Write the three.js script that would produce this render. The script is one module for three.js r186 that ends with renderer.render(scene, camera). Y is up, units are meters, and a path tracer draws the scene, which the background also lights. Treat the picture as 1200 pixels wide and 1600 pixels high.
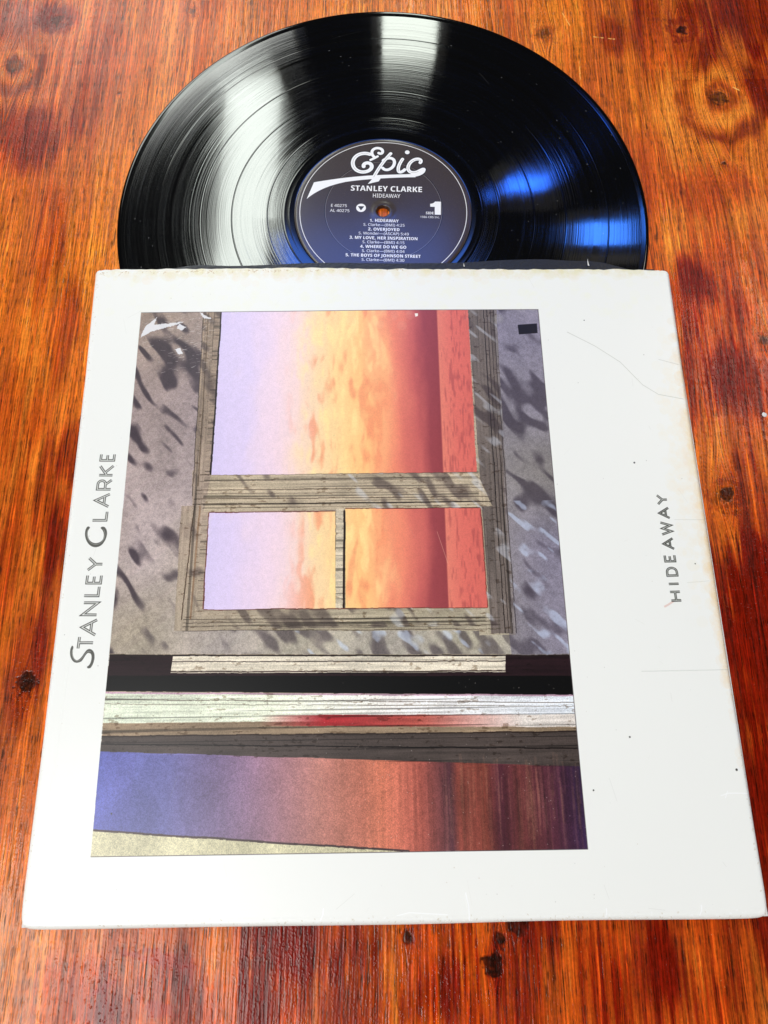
import * as THREE from 'three';
import { RectAreaLightUniformsLib } from 'three/addons/lights/RectAreaLightUniformsLib.js';
import { mergeGeometries } from 'three/addons/utils/BufferGeometryUtils.js';

// ------------------------------------------------------------------ camera, light, exposure
const scene = new THREE.Scene();
scene.background = new THREE.Color().setRGB(0.012, 0.012, 0.013);      // the dim surroundings
const camera = new THREE.PerspectiveCamera(77.94, 768 / 1024, 0.01, 30);
camera.position.set(-0.00333, 0.30474, 0.06227);
camera.rotation.set(-1.30431, -0.01448, 0.00078, 'YXZ');
const renderer = new THREE.WebGLRenderer({ antialias: true });
renderer.setSize(768, 1024);
renderer.toneMapping = THREE.LinearToneMapping;
renderer.toneMappingExposure = 1.0;
renderer.shadowMap.enabled = true;
RectAreaLightUniformsLib.init();

function tag(o, label, category, group) {
  o.userData.label = label; o.userData.category = category;
  if (group) o.userData.group = group;
  return o;
}
function shade(root) { root.traverse(o => { if (o.isMesh) { o.castShadow = true; o.receiveShadow = true; } }); return root; }

// windows round the table: only their light, and their images in the vinyl and the varnish, are in the picture
const frameMat = new THREE.MeshStandardMaterial({ color: new THREE.Color().setRGB(0.5, 0.48, 0.44), roughness: 0.6 });
function makeWindow(name, label, at, towards, w, h, color, power, glow, up) {
  const g = new THREE.Group(); g.name = name; scene.add(g);
  tag(g, label, 'window');
  g.position.set(...at);
  const m = new THREE.Matrix4().lookAt(new THREE.Vector3(...towards), new THREE.Vector3(...at), new THREE.Vector3(...(up || [0, 1, 0])));
  g.quaternion.setFromRotationMatrix(m);                                // +z of the window looks at the table
  const pane = new THREE.Mesh(new THREE.BoxGeometry(w, h, 0.006), new THREE.MeshStandardMaterial({ color: 0x111111, roughness: 0.4, emissive: new THREE.Color().setRGB(...color), emissiveIntensity: glow }));
  pane.name = 'pane'; g.add(pane);
  const t = 0.05, d = 0.07;
  for (const [x, y, a, b] of [[0, h / 2 + t / 2, w + 2 * t, t], [0, -h / 2 - t / 2, w + 2 * t, t], [-w / 2 - t / 2, 0, t, h], [w / 2 + t / 2, 0, t, h]]) {
    const f = new THREE.Mesh(new THREE.BoxGeometry(a, b, d), frameMat); f.position.set(x, y, 0); f.name = 'frame'; g.add(f);
  }
  shade(g); pane.castShadow = false;
  const l = new THREE.RectAreaLight(new THREE.Color().setRGB(...color), power, w, h);
  l.name = 'window_light'; l.position.set(0, 0, 0.012); l.rotation.y = Math.PI; g.add(l);   // shines along +z of the window
  return g;
}
makeWindow('window', 'large pale window up behind the table on the left', [-1.1, 2.2, 1.15], [0, 0, 0], 1.25, 1.0, [1.0, 0.995, 0.98], 15.2, 1.0);
makeWindow('window_001', 'long narrow skylight mirrored as a white stripe in the vinyl', [-0.61, 2.2, -2.0], [-0.61, 0, -2.0], 0.275, 1.75, [0.93, 1.0, 0.93], 9, 1.0, [0, 0, -1]);
makeWindow('window_002', 'wide window beyond the left rim of the vinyl', [-0.95, 1.28, -2.42], [-0.35, 1.0, -1.8], 1.25, 1.1, [0.97, 1.0, 0.94], 5, 0.8);
makeWindow('window_003', 'small window straight beyond the top of the vinyl', [0.17, 1.62, -3.2], [0.1, 0.6, 0], 0.27, 1.25, [0.93, 1.0, 0.9], 8, 0.8);
makeWindow('window_004', 'blue skylight overhead mirrored in the paper label', [-0.06, 2.2, -1.75], [-0.06, 0, -1.75], 0.8, 0.42, [0.08, 0.24, 1.0], 9, 0.5, [0, 0, -1]);
makeWindow('window_005', 'warm window high on the right, lighting the wood beside the cover', [1.8, 2.2, -1.35], [0, 0, 0], 0.7, 0.8, [1.0, 0.93, 0.85], 8, 0.5);
makeWindow('window_006', 'small blue roof light mirrored right of the paper label', [0.7, 2.2, -2.2], [0.7, 0, -2.2], 0.2, 0.1, [0.03, 0.16, 1.0], 22, 1, [0, 0, -1]);
makeWindow('window_007', 'small blue roof light mirrored near the right rim of the vinyl', [1.04, 2.2, -1.92], [1.04, 0, -1.92], 0.24, 0.14, [0.05, 0.22, 1.0], 15, 1, [0, 0, -1]);

// ------------------------------------------------------------------ noise and texture helpers
let seed = 7;
const rnd = () => { seed = (seed * 1664525 + 1013904223) >>> 0; return seed / 4294967296; };
const PERM = new Uint8Array(65536), GV = new Float32Array(256);
for (let i = 0; i < 65536; i++) PERM[i] = rnd() * 256;
for (let i = 0; i < 256; i++) GV[i] = rnd() * 2 - 1;
function n2(x, y, k = 0) {                                              // value noise, -1..1
  const xi = Math.floor(x), yi = Math.floor(y); let fx = x - xi, fy = y - yi;
  fx = fx * fx * (3 - 2 * fx); fy = fy * fy * (3 - 2 * fy);
  const h = (a, b) => GV[PERM[((a & 255) + ((b + k * 37) & 255) * 256)]];
  const a = h(xi, yi), b = h(xi + 1, yi), c = h(xi, yi + 1), d = h(xi + 1, yi + 1);
  return a + (b - a) * fx + (c - a) * fy + (a - b - c + d) * fx * fy;
}
const fbm = (x, y, k = 0) => n2(x, y, k) * 0.55 + n2(x * 2.1, y * 2.1, k + 1) * 0.3 + n2(x * 4.3, y * 4.3, k + 2) * 0.15;
const sst = (a, b, x) => { const t = Math.min(1, Math.max(0, (x - a) / (b - a))); return t * t * (3 - 2 * t); };
const mix = (a, b, t) => a + (b - a) * t;
const clamp = (x, a = 0, b = 1) => Math.min(b, Math.max(a, x));
function dataTex(w, h, data, srgb) {
  const t = new THREE.DataTexture(data, w, h, THREE.RGBAFormat);
  t.magFilter = THREE.LinearFilter; t.minFilter = THREE.LinearMipmapLinearFilter; t.generateMipmaps = true;
  if (srgb) t.colorSpace = THREE.SRGBColorSpace;
  t.needsUpdate = true; return t;
}
function canvas(w, h, x0, y0, wmm, hmm) {                               // a canvas drawn in millimetres
  const c = document.createElement('canvas'); c.width = w; c.height = h;
  const g = c.getContext('2d'); g.scale(w / wmm, h / hmm); g.translate(-x0, -y0); return [c, g];
}
function canvasTex(c, srgb) { const t = new THREE.CanvasTexture(c); if (srgb) t.colorSpace = THREE.SRGBColorSpace; t.anisotropy = 8; return t; }

// ------------------------------------------------------------------ the table: a stained, varnished plywood top
const TX0 = -270, TZ0 = -390, TW = 600;                                 // the patch of wood in the texture, mm
const DARK = [                                                          // dark stain areas: x,z, half-width, half-length, strength
  [-212.2, -254.8, 26, 22, .55], [-204.5, -347.4, 12, 10, .5], [-175.2, -300.5, 20, 40, .22], [-189.1, -176.5, 9, 40, .4], [-231.2, -350.5, 20, 16, .4],
  [-195.2, -79.0, 7, 40, .35], [-175.5, -123.8, 8, 30, .45], [-181.8, -78.8, 5, 24, .5], [-163.0, -55.4, 6, 16, .5], [-173.1, -36.6, 6, 26, .45], [-185.1, -7.1, 5, 40, .4], [-163.4, -10.0, 4, 22, .5], [-170.9, 51.3, 8, 30, .45], [-164.2, 21.5, 4, 34, .3],
  [168.7, -326.6, 9, 46, .5], [196.8, -326.2, 14, 30, .55], [232.0, -344.2, 24, 26, .7], [146.6, -326.9, 8, 16, .4], [206.4, -323.4, 7, 16, .4], [232.8, -290.0, 12, 24, .65], [160.6, -231.1, 16, 30, .35],
  [189.5, -210.4, 22, 18, .42], [168.2, -138.8, 14, 26, .6], [188.3, -154.8, 20, 30, .35], [187.0, -81.1, 22, 30, .5], [166.7, -92.4, 12, 30, .6], [180.5, -21.7, 14, 26, .45],
  [168.4, 13.6, 20, 18, .75], [174.6, 32.3, 16, 24, .75], [168.7, 67.5, 12, 30, .6], [163.6, 106.0, 9, 34, .7], [158.1, 146.9, 8, 36, .6],
  [-50.3, 172.7, 16, 30, .6], [-65.4, 193.0, 14, 20, .3], [-15.5, 186.9, 14, 20, .5], [11.4, 168.9, 18, 20, .55], [49.4, 164.7, 22, 20, .45], [37.3, 187.7, 16, 20, .35], [66.7, 183.5, 22, 34, .4], [99.1, 179.4, 20, 34, .45], [131.7, 175.2, 22, 30, .5], [110.6, 193.2, 22, 22, .35], [-31.7, 165.9, 30, 12, .4], [21.2, 191.9, 14, 18, .35], [173.1, 58.9, 12, 60, .4], [190.6, -103.4, 24, 40, .3],
  [-117.2, 171.8, 26, 18, .28], [-134.1, 187.6, 20, 16, .35], [-97.0, 190.3, 20, 16, .35],
];
const LIGHT = [[-136.6, -214.8, 26, 90, .35], [-62.4, -340.2, 60, 18, .3], [-177.2, -43.5, 8, 60, .2], [98.0, -322.3, 12, 30, .4], [177.3, -271.0, 10, 46, .45], [211.4, -196.9, 10, 14, .35], [165.9, -52.7, 10, 30, .3], [-154.7, 171.2, 24, 34, .35], [-128.4, 166.9, 24, 22, .3], [-2.2, 175.7, 5, 40, .6], [65.8, 188.1, 4, 26, .5], [100.6, 188.5, 4, 30, .55], [124.0, 182.0, 3, 30, .5], [21.6, 182.9, 5, 30, .35], [152.1, 166.1, 4, 30, .4], [190.5, -52.3, 8, 24, .3]];
const KNOTS = [                                                         // x,z, radius mm, ring reach mm, darkness
  [-169.3, 58.6, 4.6, 5, 1.0], [170.2, -27.9, 4.0, 9, .85], [40.6, 175.6, 4.0, 4, 1.3], [44.4, 166.3, 2.4, 3, 1.0], [5.3, 165.5, 2.0, 3, 1.0], [51.0, 160.4, 5, 4, .8],
  [-204.5, -347.4, 3.6, 9, .5], [-226.4, -309.7, 5.2, 15, .55], [102.8, -331.6, 4.4, 7, .5], [189.4, -333.6, 3.2, 10, .9], [204.9, -279.4, 5.2, 23, .8], [-119.0, -352.7, 2.4, 5, .5], [200.8, -230.6, 1.3, 3, .9], [-159.8, -287.3, .9, 2, .8], [204.4, -113.6, 3.2, 6, .7],
];
{
  const N = 2048, col = new Uint8Array(N * N * 4), bmp = new Uint8Array(N * N * 4), RN = 1024, rgh = new Uint8Array(RN * RN * 4);
  const mm = TW / N;
  for (let j = 0; j < N; j++) for (let i = 0; i < N; i++) {
    const x = TX0 + (i + .5) * mm, z = TZ0 + (j + .5) * mm;
    let kx = 0, hole = 0, swirl = 0, pit = 0, kn = 0;
    for (const [a, b, r, R, s] of KNOTS) {
      const dx = x - a, dz = z - b; if (Math.abs(dx) > R * 4 || Math.abs(dz) > R * 7) continue;
      const q = Math.hypot(dx, dz * .55) / R; kx += Math.sign(dx) * R * .55 * Math.exp(-q * q);
      const d = Math.hypot(dx, dz) * (1 + .3 * n2(x * .34 + a, z * .34, 9) + .2 * n2(x * 1.1, z * .9, 8));
      hole = Math.max(hole, s * (1 - sst(r * .75, r * 1.05, d)));
      pit = Math.max(pit, Math.exp(-(((d - r) / .45) ** 2)) * Math.min(1, s));
      kn = Math.max(kn, 1 - sst(r * 1.0, r * 1.0 + R * .5, d));
      if (R > 11) { const e = Math.hypot(dx * (dx > 0 ? .85 : 1.05), dz * .8) * (1 + .14 * n2(x / 9, z / 9, 34)) + .8 * n2(x / 1.2, z / 14, 35); swirl += s * (.75 * Math.exp(-(((e - R * .3) / (R * .16)) ** 2)) - .35 * Math.exp(-(((e - R * .6) / (R * .17)) ** 2)) + (dz > -R * .6 ? .85 : .25) * Math.exp(-(((e - R) / (R * .22)) ** 2))); }
      else swirl += Math.exp(-((d / (R * .95)) ** 2)) * (.3 + .3 * Math.cos(d / R * 7.5));
    }
    const xw = x - kx + 4 * n2(x / 60, z / 160, 3) + .5 * n2(x / 14, z / 60, 4);
    const g = xw + .02 * z;
    let D = 0, Li = 0;
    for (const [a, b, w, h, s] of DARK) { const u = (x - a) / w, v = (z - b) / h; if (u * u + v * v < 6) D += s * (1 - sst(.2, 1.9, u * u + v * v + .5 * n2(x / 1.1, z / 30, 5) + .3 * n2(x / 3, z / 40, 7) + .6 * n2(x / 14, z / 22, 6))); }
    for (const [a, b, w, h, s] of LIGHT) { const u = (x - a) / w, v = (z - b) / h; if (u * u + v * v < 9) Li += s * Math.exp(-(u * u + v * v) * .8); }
    const ring = n2(g / 13, z / 90, 10) * .6 + n2(g / 4, z / 150, 11) * .55;          // the broad figure
    const fib = n2(g / .6, z / 20, 12) * .4 + n2(g / 1.1, z / 40, 13) * .45 + n2(g / 2.4, z / 90, 33) * .4;          // fibres
    const fin = n2(x / .33, z / 3.2, 14);
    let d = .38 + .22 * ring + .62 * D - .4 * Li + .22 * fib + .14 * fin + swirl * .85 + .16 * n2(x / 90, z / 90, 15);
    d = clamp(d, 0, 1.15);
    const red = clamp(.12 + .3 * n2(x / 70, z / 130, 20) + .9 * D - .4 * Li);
    // light orange -> rust -> oxblood
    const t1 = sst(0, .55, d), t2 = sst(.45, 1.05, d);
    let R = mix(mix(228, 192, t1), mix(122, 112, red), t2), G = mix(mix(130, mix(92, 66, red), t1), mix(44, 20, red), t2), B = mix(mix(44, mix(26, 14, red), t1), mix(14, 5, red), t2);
    const pore = sst(.42, .8, n2(g / .3, z / 6, 16)) * .4 + sst(.62, .9, n2(g / .6, z / 30, 17)) * .2;
    const streak = sst(.4, .9, n2(g / .34, z / 22, 18)) * .34;
    const hair = n2(g / .3, z / 26, 36) * .8 + n2(g / .62, z / 60, 37) * .5;
    let k = 1 - pore + streak + .24 * hair + .16 * fin + .07 * n2(x / .7, z / .9, 19);
    R *= k; G *= k; B *= k;
    const hk = clamp(hole) * (.72 + .25 * n2(x / 1.1, z / 1.1, 21)); R = mix(R, 26, hk); G = mix(G, 12, hk); B = mix(B, 7, hk);
    const pk = pit * .4 * clamp(.5 + n2(x / 1.5, z / 1.5, 22)); R = mix(R, 20, pk); G = mix(G, 9, pk); B = mix(B, 5, pk);
    const o = (j * N + i) * 4;
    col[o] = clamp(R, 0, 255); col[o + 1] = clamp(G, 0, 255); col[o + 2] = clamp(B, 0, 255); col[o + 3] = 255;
    const grit = n2(x / .48, z / .62, 23) * .5 + n2(x / .33, z / .36, 24) * .3;
    const raised = sst(.35, .75, n2(g / .55, z / 11, 25));
    const hgt = .5 + .34 * (sst(.25, .7, grit) + .25 * grit) * (.5 + .6 * clamp(D * 1.3 + .3 * ring)) + .12 * n2(g / .5, z / 14, 26) + .16 * raised - .4 * pore - .3 * hk - .3 * pit + .08 * n2(g / 2.5, z / 25, 27) + kn * .12 * n2(x / 1.2, z / 3, 28);
    bmp[o] = bmp[o + 1] = bmp[o + 2] = clamp(hgt) * 255; bmp[o + 3] = 255;
    if (!(i & 1) && !(j & 1)) {
      const q = ((j >> 1) * RN + (i >> 1)) * 4, v = clamp(.25 + .07 * n2(x / 14, z / 22, 29) + .1 * ring + .12 * pore + .1 * fin);
      rgh[q] = rgh[q + 1] = rgh[q + 2] = v * 255; rgh[q + 3] = 255;
    }
  }
  // smears of red stain, flecks and scratches, in the same texture
  const put = (x, z, r, g, b, a) => {
    const i = Math.round((x - TX0) / mm), j = Math.round((z - TZ0) / mm); if (i < 0 || j < 0 || i >= N || j >= N) return;
    const o = (j * N + i) * 4; col[o] = mix(col[o], r, a); col[o + 1] = mix(col[o + 1], g, a); col[o + 2] = mix(col[o + 2], b, a);
  };
  for (const [a, b, c, d, w] of [[-113.4, 169.5, -84.9, 174.5, 4.5], [-102.4, 188.4, -90.4, 191.7, 3.6], [-126.5, 184.5, -117.8, 179.6, 1.2]]) {
    const L = Math.hypot(c - a, d - b);
    for (let s = -2; s < L + 2; s += mm * .7) for (let v = -w; v < w; v += mm * .7) {
      const x = a + (c - a) * s / L - (d - b) / L * v, z = b + (d - b) * s / L + (c - a) / L * v;
      const e = 1 - sst(.2, 1, Math.abs(v) / w + .7 * n2(x / 5, z / 1.6, 40) + .35 * n2(x / .5, z / 3, 41) + .5 * Math.abs(2 * s / L - 1) ** 3);
      put(x, z, 150, 20, 10, e * .22);
    }
  }
  for (let i = 0; i < 700; i++) { const x = TX0 + rnd() * TW, z = TZ0 + rnd() * TW; put(x, z, 235, 190, 140, .35 + .4 * rnd()); }
  for (let i = 0; i < 150; i++) {                                       // pale scratches with the grain
    const x = TX0 + rnd() * TW, z = TZ0 + rnd() * TW, L = 3 + rnd() * 12, a = .2 + .35 * rnd(); let dx = 0;
    for (let s = 0; s < L; s += mm) { dx += (rnd() - .5) * .12; if (n2(s / 1.3, i, 42) > -.3) put(x + dx, z + s, 236, 176, 110, a); }
  }
  for (const [a, b, c, d] of [[132.7, -328.6, 146.6, -326.3], [115.6, -348.5, 119.5, -337.8], [122.8, -309.1, 121.8, -293.9], [214.7, -287.2, 218.2, -284.7]])
    for (let s = 0; s <= 1; s += .003) for (let v = -.3; v < .4; v += .25) put(a + (c - a) * s, b + (d - b) * s + v, 250, 195, 110, Math.max(0, .35 * (.6 + n2(s * 9, a, 43))));
  const wrap = t => { t.wrapS = t.wrapT = THREE.MirroredRepeatWrapping; return t; };
  const wood = new THREE.MeshPhysicalMaterial({ map: wrap(dataTex(N, N, col, true)), bumpMap: wrap(dataTex(N, N, bmp)), bumpScale: 0.0003, roughnessMap: wrap(dataTex(RN, RN, rgh)), roughness: 1.0, specularIntensity: 0.34 });
  const W = 1.3, H = 1.1, TH = 0.018, cx = 0.05, cz = -0.1;
  const g = new THREE.BoxGeometry(W, TH, H, 1, 1, 1); g.translate(cx, -TH / 2, cz);
  const p = g.attributes.position, u = g.attributes.uv, nn = g.attributes.normal;
  for (let i = 0; i < p.count; i++) {
    const ny = Math.abs(nn.getY(i)) > .5, nx = Math.abs(nn.getX(i)) > .5;
    const xx = p.getX(i) * 1000 + (nx ? p.getY(i) * 1000 : 0), zz = p.getZ(i) * 1000 + (!ny && !nx ? p.getY(i) * 1000 : 0);
    u.setXY(i, (xx - TX0) / TW, (zz - TZ0) / TW);
  }
  const table = new THREE.Mesh(g, wood); table.name = 'table_top';
  table.userData.kind = 'structure'; table.userData.label = 'stained orange brown plywood table top with knots and glossy varnish';
  scene.add(shade(table));
}
// paint fleck stuck to the table top
function fleck(name, label, x, z, r, sd) {
  const g = new THREE.IcosahedronGeometry(r, 2), p = g.attributes.position;
  for (let i = 0; i < p.count; i++) { const k = 1 + .45 * n2(p.getX(i) / r * 1.3 + sd, p.getZ(i) / r * 1.3 + p.getY(i) / r, 50); p.setXYZ(i, p.getX(i) * k, Math.max(p.getY(i) * .3, 0), p.getZ(i) * k); }
  g.computeVertexNormals();
  const m = new THREE.Mesh(g, new THREE.MeshStandardMaterial({ color: new THREE.Color().setRGB(.72, .7, .68), roughness: .7 }));
  m.name = name; m.position.set(x / 1000, 0.0001, z / 1000); tag(m, label, 'paint fleck'); scene.add(shade(m)); return m;
}
fleck('paint_fleck', 'small white paint fleck on the wood at the right edge', 196.6, -70.7, .0013, 1);

// ------------------------------------------------------------------ the record
const RC = [-0.0003, -0.1977];                                        // its centre on the table
const record = new THREE.Group(); record.name = 'vinyl_record';
tag(record, 'black vinyl record pulled half out of the white cover', 'record');
record.position.set(RC[0], 0.0, RC[1]);
scene.add(record);
const RT = 0.0022;                                                      // its upper face, metres over the table
function band(profile, map, seg = 320) {                                // a turned ring from (radius, height) pairs; u runs outward, v around
  const P = [], U = [], I = [], n = profile.length, r0 = profile[0][0], r1 = profile[n - 1][0];
  for (let a = 0; a <= seg; a++) for (const [r, y] of profile) {
    const t = a / seg * Math.PI * 2; P.push(r * Math.cos(t), y, r * Math.sin(t)); U.push(map ? map(r) : (r - r0) / (r1 - r0), a / seg);
  }
  for (let a = 0; a < seg; a++) for (let k = 0; k < n - 1; k++) { const q = a * n + k; I.push(q, q + n, q + 1, q + 1, q + n, q + n + 1); }
  const g = new THREE.BufferGeometry();
  g.setAttribute('position', new THREE.Float32BufferAttribute(P, 3)); g.setAttribute('uv', new THREE.Float32BufferAttribute(U, 2));
  g.setIndex(I); g.computeVertexNormals();
  const nm = g.attributes.normal;                                       // close the seam
  for (let k = 0; k < n; k++) { const q = seg * n + k; nm.setXYZ(q, nm.getX(k), nm.getY(k), nm.getZ(k)); }
  if (nm.getY(1) < 0) { for (let i = 0; i < I.length; i += 3) { const s = I[i]; I[i] = I[i + 1]; I[i + 1] = s; } g.setIndex(I); for (let i = 0; i < nm.count; i++) nm.setXYZ(i, -nm.getX(i), -nm.getY(i), -nm.getZ(i)); }
  return g;
}
const black = new THREE.Color().setRGB(.0022, .0022, .0024);
const smooth = new THREE.MeshPhysicalMaterial({ color: black, roughness: .07, ior: 1.5 });
function grooveMat(sd) {
  const W = 256, H = 1024, bm = new Uint8Array(W * H * 4), rm = new Uint8Array(W * H * 4), cm = new Uint8Array(W * H * 4);
  for (let i = 0; i < W; i++) {
    const a = n2(i / 3, sd, 60) * .5 + n2(i / 7, sd, 61) * .35 + n2(i / 23, sd, 62) * .15, lo = n2(i / 5, sd, 63) * .5 + n2(i / 30, sd, 64) * .5;
    for (let j = 0; j < H; j++) {
      const o = (j * W + i) * 4, w = n2(i / 3, j / 36 + sd, 65);
      bm[o] = bm[o + 1] = bm[o + 2] = 255 * clamp(.5 + .42 * a + .1 * w); bm[o + 3] = 255;
      const r = clamp(.06 + .03 * lo + .02 * w + .02 * a); rm[o] = rm[o + 1] = rm[o + 2] = 255 * r; rm[o + 3] = 255;
      cm[o] = cm[o + 1] = cm[o + 2] = 6; cm[o + 3] = 255;
    }
  }
  for (let k = 0; k < 46; k++) {                                        // dust, and a few hairlines
    const i0 = rnd() * 250 | 0, j0 = rnd() * H | 0, v = 40 + 80 * rnd(), L = k < 6 ? 8 + 40 * rnd() : 3 + 4 * rnd(), sl = k < 6 ? (rnd() - .5) * 1.2 : 0;
    for (let t = 0; t < L; t++) { const i = i0 + t, j = (j0 + Math.round(t * sl) + H) % H; if (i < W) { const o = (j * W + i) * 4; cm[o] = cm[o + 1] = cm[o + 2] = k < 6 ? v * .45 : v; } }
  }
  const wr = t => { t.wrapT = THREE.RepeatWrapping; return t; };
  return new THREE.MeshPhysicalMaterial({ map: wr(dataTex(W, H, cm, true)), roughness: 1, roughnessMap: wr(dataTex(W, H, rm)), bumpMap: wr(dataTex(W, H, bm)), bumpScale: .00001, ior: 1.75, anisotropy: .92, clearcoat: .3, clearcoatRoughness: .04 });
}
{
  const rings = [.0575, .0660, .0860, .1040, .1280, .1462];             // where the pauses between songs lie
  const part = (name, g, m) => { const o = new THREE.Mesh(g, m); o.name = name; record.add(o); return o; };
  // rim: raised bead, rounded edge, underside
  const rim = [[.1462, RT], [.1466, RT + .00003], [.1480, RT + .0001]];
  for (let k = 0; k <= 8; k++) { const t = k / 8 * Math.PI * .62; rim.push([.1487 + .0021 * Math.sin(t), RT - .0009 + .00105 * Math.cos(t)]); }
  rim.push([.1503, .0006], [.149, .0003]);
  part('rim', band(rim), smooth);
  for (let k = 0; k < 5; k++) {
    const a = rings[k] + (k ? .0005 : 0), b = rings[k + 1] - (k < 4 ? .0005 : 0), pr = [];
    for (let i = 0; i <= 8; i++) pr.push([mix(a, b, i / 8), RT]);
    part('groove_band', band(pr), grooveMat(k * 7.3 + 2));
    if (k < 4) part('pause_ring', band([[b, RT], [b + .0003, RT + .000012], [b + .0005, RT + .00002], [b + .0007, RT + .000012], [b + .001, RT]]), smooth);
  }
  part('run_out', band([[.0504, RT - .0001], [.0509, RT], [.0530, RT], [.0532, RT + .00004], [.0534, RT], [.0560, RT], [.0562, RT + .00004], [.0564, RT], [.0575, RT]]), smooth);
  part('underside', band([[.0038, .0003], [.149, .0003]]), smooth);
  // the label, raised round the hole, printed
  const lp = [[.0036, .0004], [.0036, RT - .0002], [.0038, RT + .00035], [.0044, RT + .0005], [.0060, RT + .00032], [.0085, RT + .0001], [.02, RT + .00008], [.035, RT + .00008], [.0488, RT + .00008], [.0497, RT + .00005], [.0504, RT - .0001]];
  const lg = band(lp, null, 160), p = lg.attributes.position, u = lg.attributes.uv;
  for (let i = 0; i < p.count; i++) u.setXY(i, (p.getX(i) * 1000 + 52) / 104, 1 - (p.getZ(i) * 1000 + 52) / 104);
  const [c, g] = canvas(2048, 2048, -52, -52, 104, 104);
  g.fillStyle = '#382c26'; g.fillRect(-52, -52, 104, 104);
  const tone = () => { g.save(); g.globalAlpha = .05; for (let i = 0; i < 26000; i++) { g.fillStyle = rnd() > .5 ? '#b9a79a' : '#000'; g.fillRect(rnd() * 104 - 52, rnd() * 104 - 52, .16 + .3 * rnd(), .16 + .3 * rnd()); } g.restore(); };
  tone();
  g.strokeStyle = '#e9e7e4'; g.lineWidth = .42; g.beginPath(); g.arc(0.2, -.6, 47.5, 0, 7); g.stroke();
  g.strokeStyle = '#070606'; g.lineWidth = .45; g.beginPath(); g.arc(0.4, -1, 33.6, 0, 7); g.stroke();
  g.strokeStyle = '#a59b94'; g.lineWidth = .12; g.beginPath(); g.arc(.4, -1, 33.25, 0, 7); g.stroke();
  g.translate(.3, -1.2); g.rotate(.04);
  g.fillStyle = '#f1efee'; g.textBaseline = 'middle';
  const T = (s, x, y, h, w, font, al = 'center') => { g.save(); g.font = `${font || ''} 10px sans-serif`; const m = g.measureText(s).width; g.translate(x, y); g.scale(w ? w / m : h / 7.3, h / 7.3); g.textAlign = al; g.fillText(s, 0, 0); g.restore(); };
  // the script logo with its long flag
  const logo = (style, lw, fillIn) => {
    g.strokeStyle = style; g.fillStyle = style; g.lineCap = 'round'; g.lineJoin = 'round';
    const S = (pts, w) => { g.lineWidth = w + lw; g.beginPath(); g.moveTo(pts[0], pts[1]); for (let i = 2; i < pts.length; i += 6) g.bezierCurveTo(pts[i], pts[i + 1], pts[i + 2], pts[i + 3], pts[i + 4], pts[i + 5]); g.stroke(); };
    S([-3.8, -32.6, -2.6, -31.6, -1.3, -32.6, -1.6, -34.2, -2.0, -36.6, -6.4, -37, -7.6, -34.2, -8.2, -32.6, -7.6, -30.8, -6.2, -29.6], 1.5);          // upper curl of the E
    S([-9, -31.6, -13, -33.4, -18.5, -31, -18.7, -25.5, -18.8, -20.5, -14.5, -18, -10.8, -19.2, -7.6, -20.2, -6.8, -23.2, -8.4, -24.8, -10, -26.2, -12.9, -25, -12.3, -22.8], 2.0); // lower bowl
    S([-8.4, -27.6, -6.6, -28.6, -5.6, -29.2, -4.4, -30.2], 1.2);
    S([3.2, -32.4, -1.2, -26.6, -3.8, -21.2, -6.6, -14.6], 1.7);       // stem of the p
    S([-1.0, -27.4, 2.6, -30.8, 6.8, -29, 5.2, -24.2, 4.2, -21.4, 0.8, -19.4, -1.2, -22.0], 1.6);
    S([10.2, -28.6, 8.4, -25.2, 7.2, -21.6, 8.2, -19.8, 8.9, -18.9, 10.4, -19.6, 11.6, -21.2], 1.7);           // i
    g.beginPath(); g.arc(12.9, -33.6, 1.25 + lw / 2, 0, 7); g.fill();
    S([20.6, -26.4, 22.4, -29.2, 17.2, -30.6, 14.4, -25.6, 11.8, -20.6, 15.4, -17.6, 19.6, -20.2, 22, -21.8, 23.2, -22.6, 22.6, -20.8, 22, -19, 19.4, -17.6, 16, -17.2], 1.8);    // c
    g.beginPath(); g.moveTo(17.5, -18.3 - lw / 2); g.bezierCurveTo(8, -17.6, 0, -17.4, -10, -16.4); g.bezierCurveTo(-22, -15, -32, -13, -40.6, -10.8 - lw / 2); g.lineTo(-44.0 - lw * .6, .6 + lw * .4); g.bezierCurveTo(-38, -6.2, -30, -9.6, -22, -11.8); g.bezierCurveTo(-10, -14.2, 6, -15.6, 18, -16.2 + lw / 2); g.closePath(); g.fill();
    g.beginPath(); g.moveTo(-6.4 - lw / 2, -15); g.lineTo(-9.4 - lw / 2, -10.6); g.lineTo(-3.2, -12.6); g.lineTo(-2.0, -15); g.closePath(); g.fill();
  };
  g.translate(0, -6.7); logo('#161312', 1.3); logo('#f4f3f3', .3);
  g.strokeStyle = '#8b8480'; g.lineWidth = .16;                          // engraved inline of the logo
  for (const q of [[-9, -31.6, -13, -33.4, -18.5, -31, -18.7, -25.5, -18.8, -20.5, -14.5, -18, -10.8, -19.2], [3.0, -31.8, -1.2, -26.6, -3.8, -21.2, -6.2, -15.6], [20.6, -26.8, 21.4, -28.6, 17.2, -30, 14.4, -25.6, 11.8, -20.6, 15.4, -17.6, 19.6, -20.2], [10.2, -28.6, 8.4, -25.2, 7.2, -21.6, 8.2, -19.8]]) { g.beginPath(); g.moveTo(q[0], q[1]); for (let i = 2; i < q.length; i += 6) g.bezierCurveTo(...q.slice(i, i + 6)); g.stroke(); }
  g.translate(0, 6.7); g.fillStyle = '#f1efee';
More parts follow.
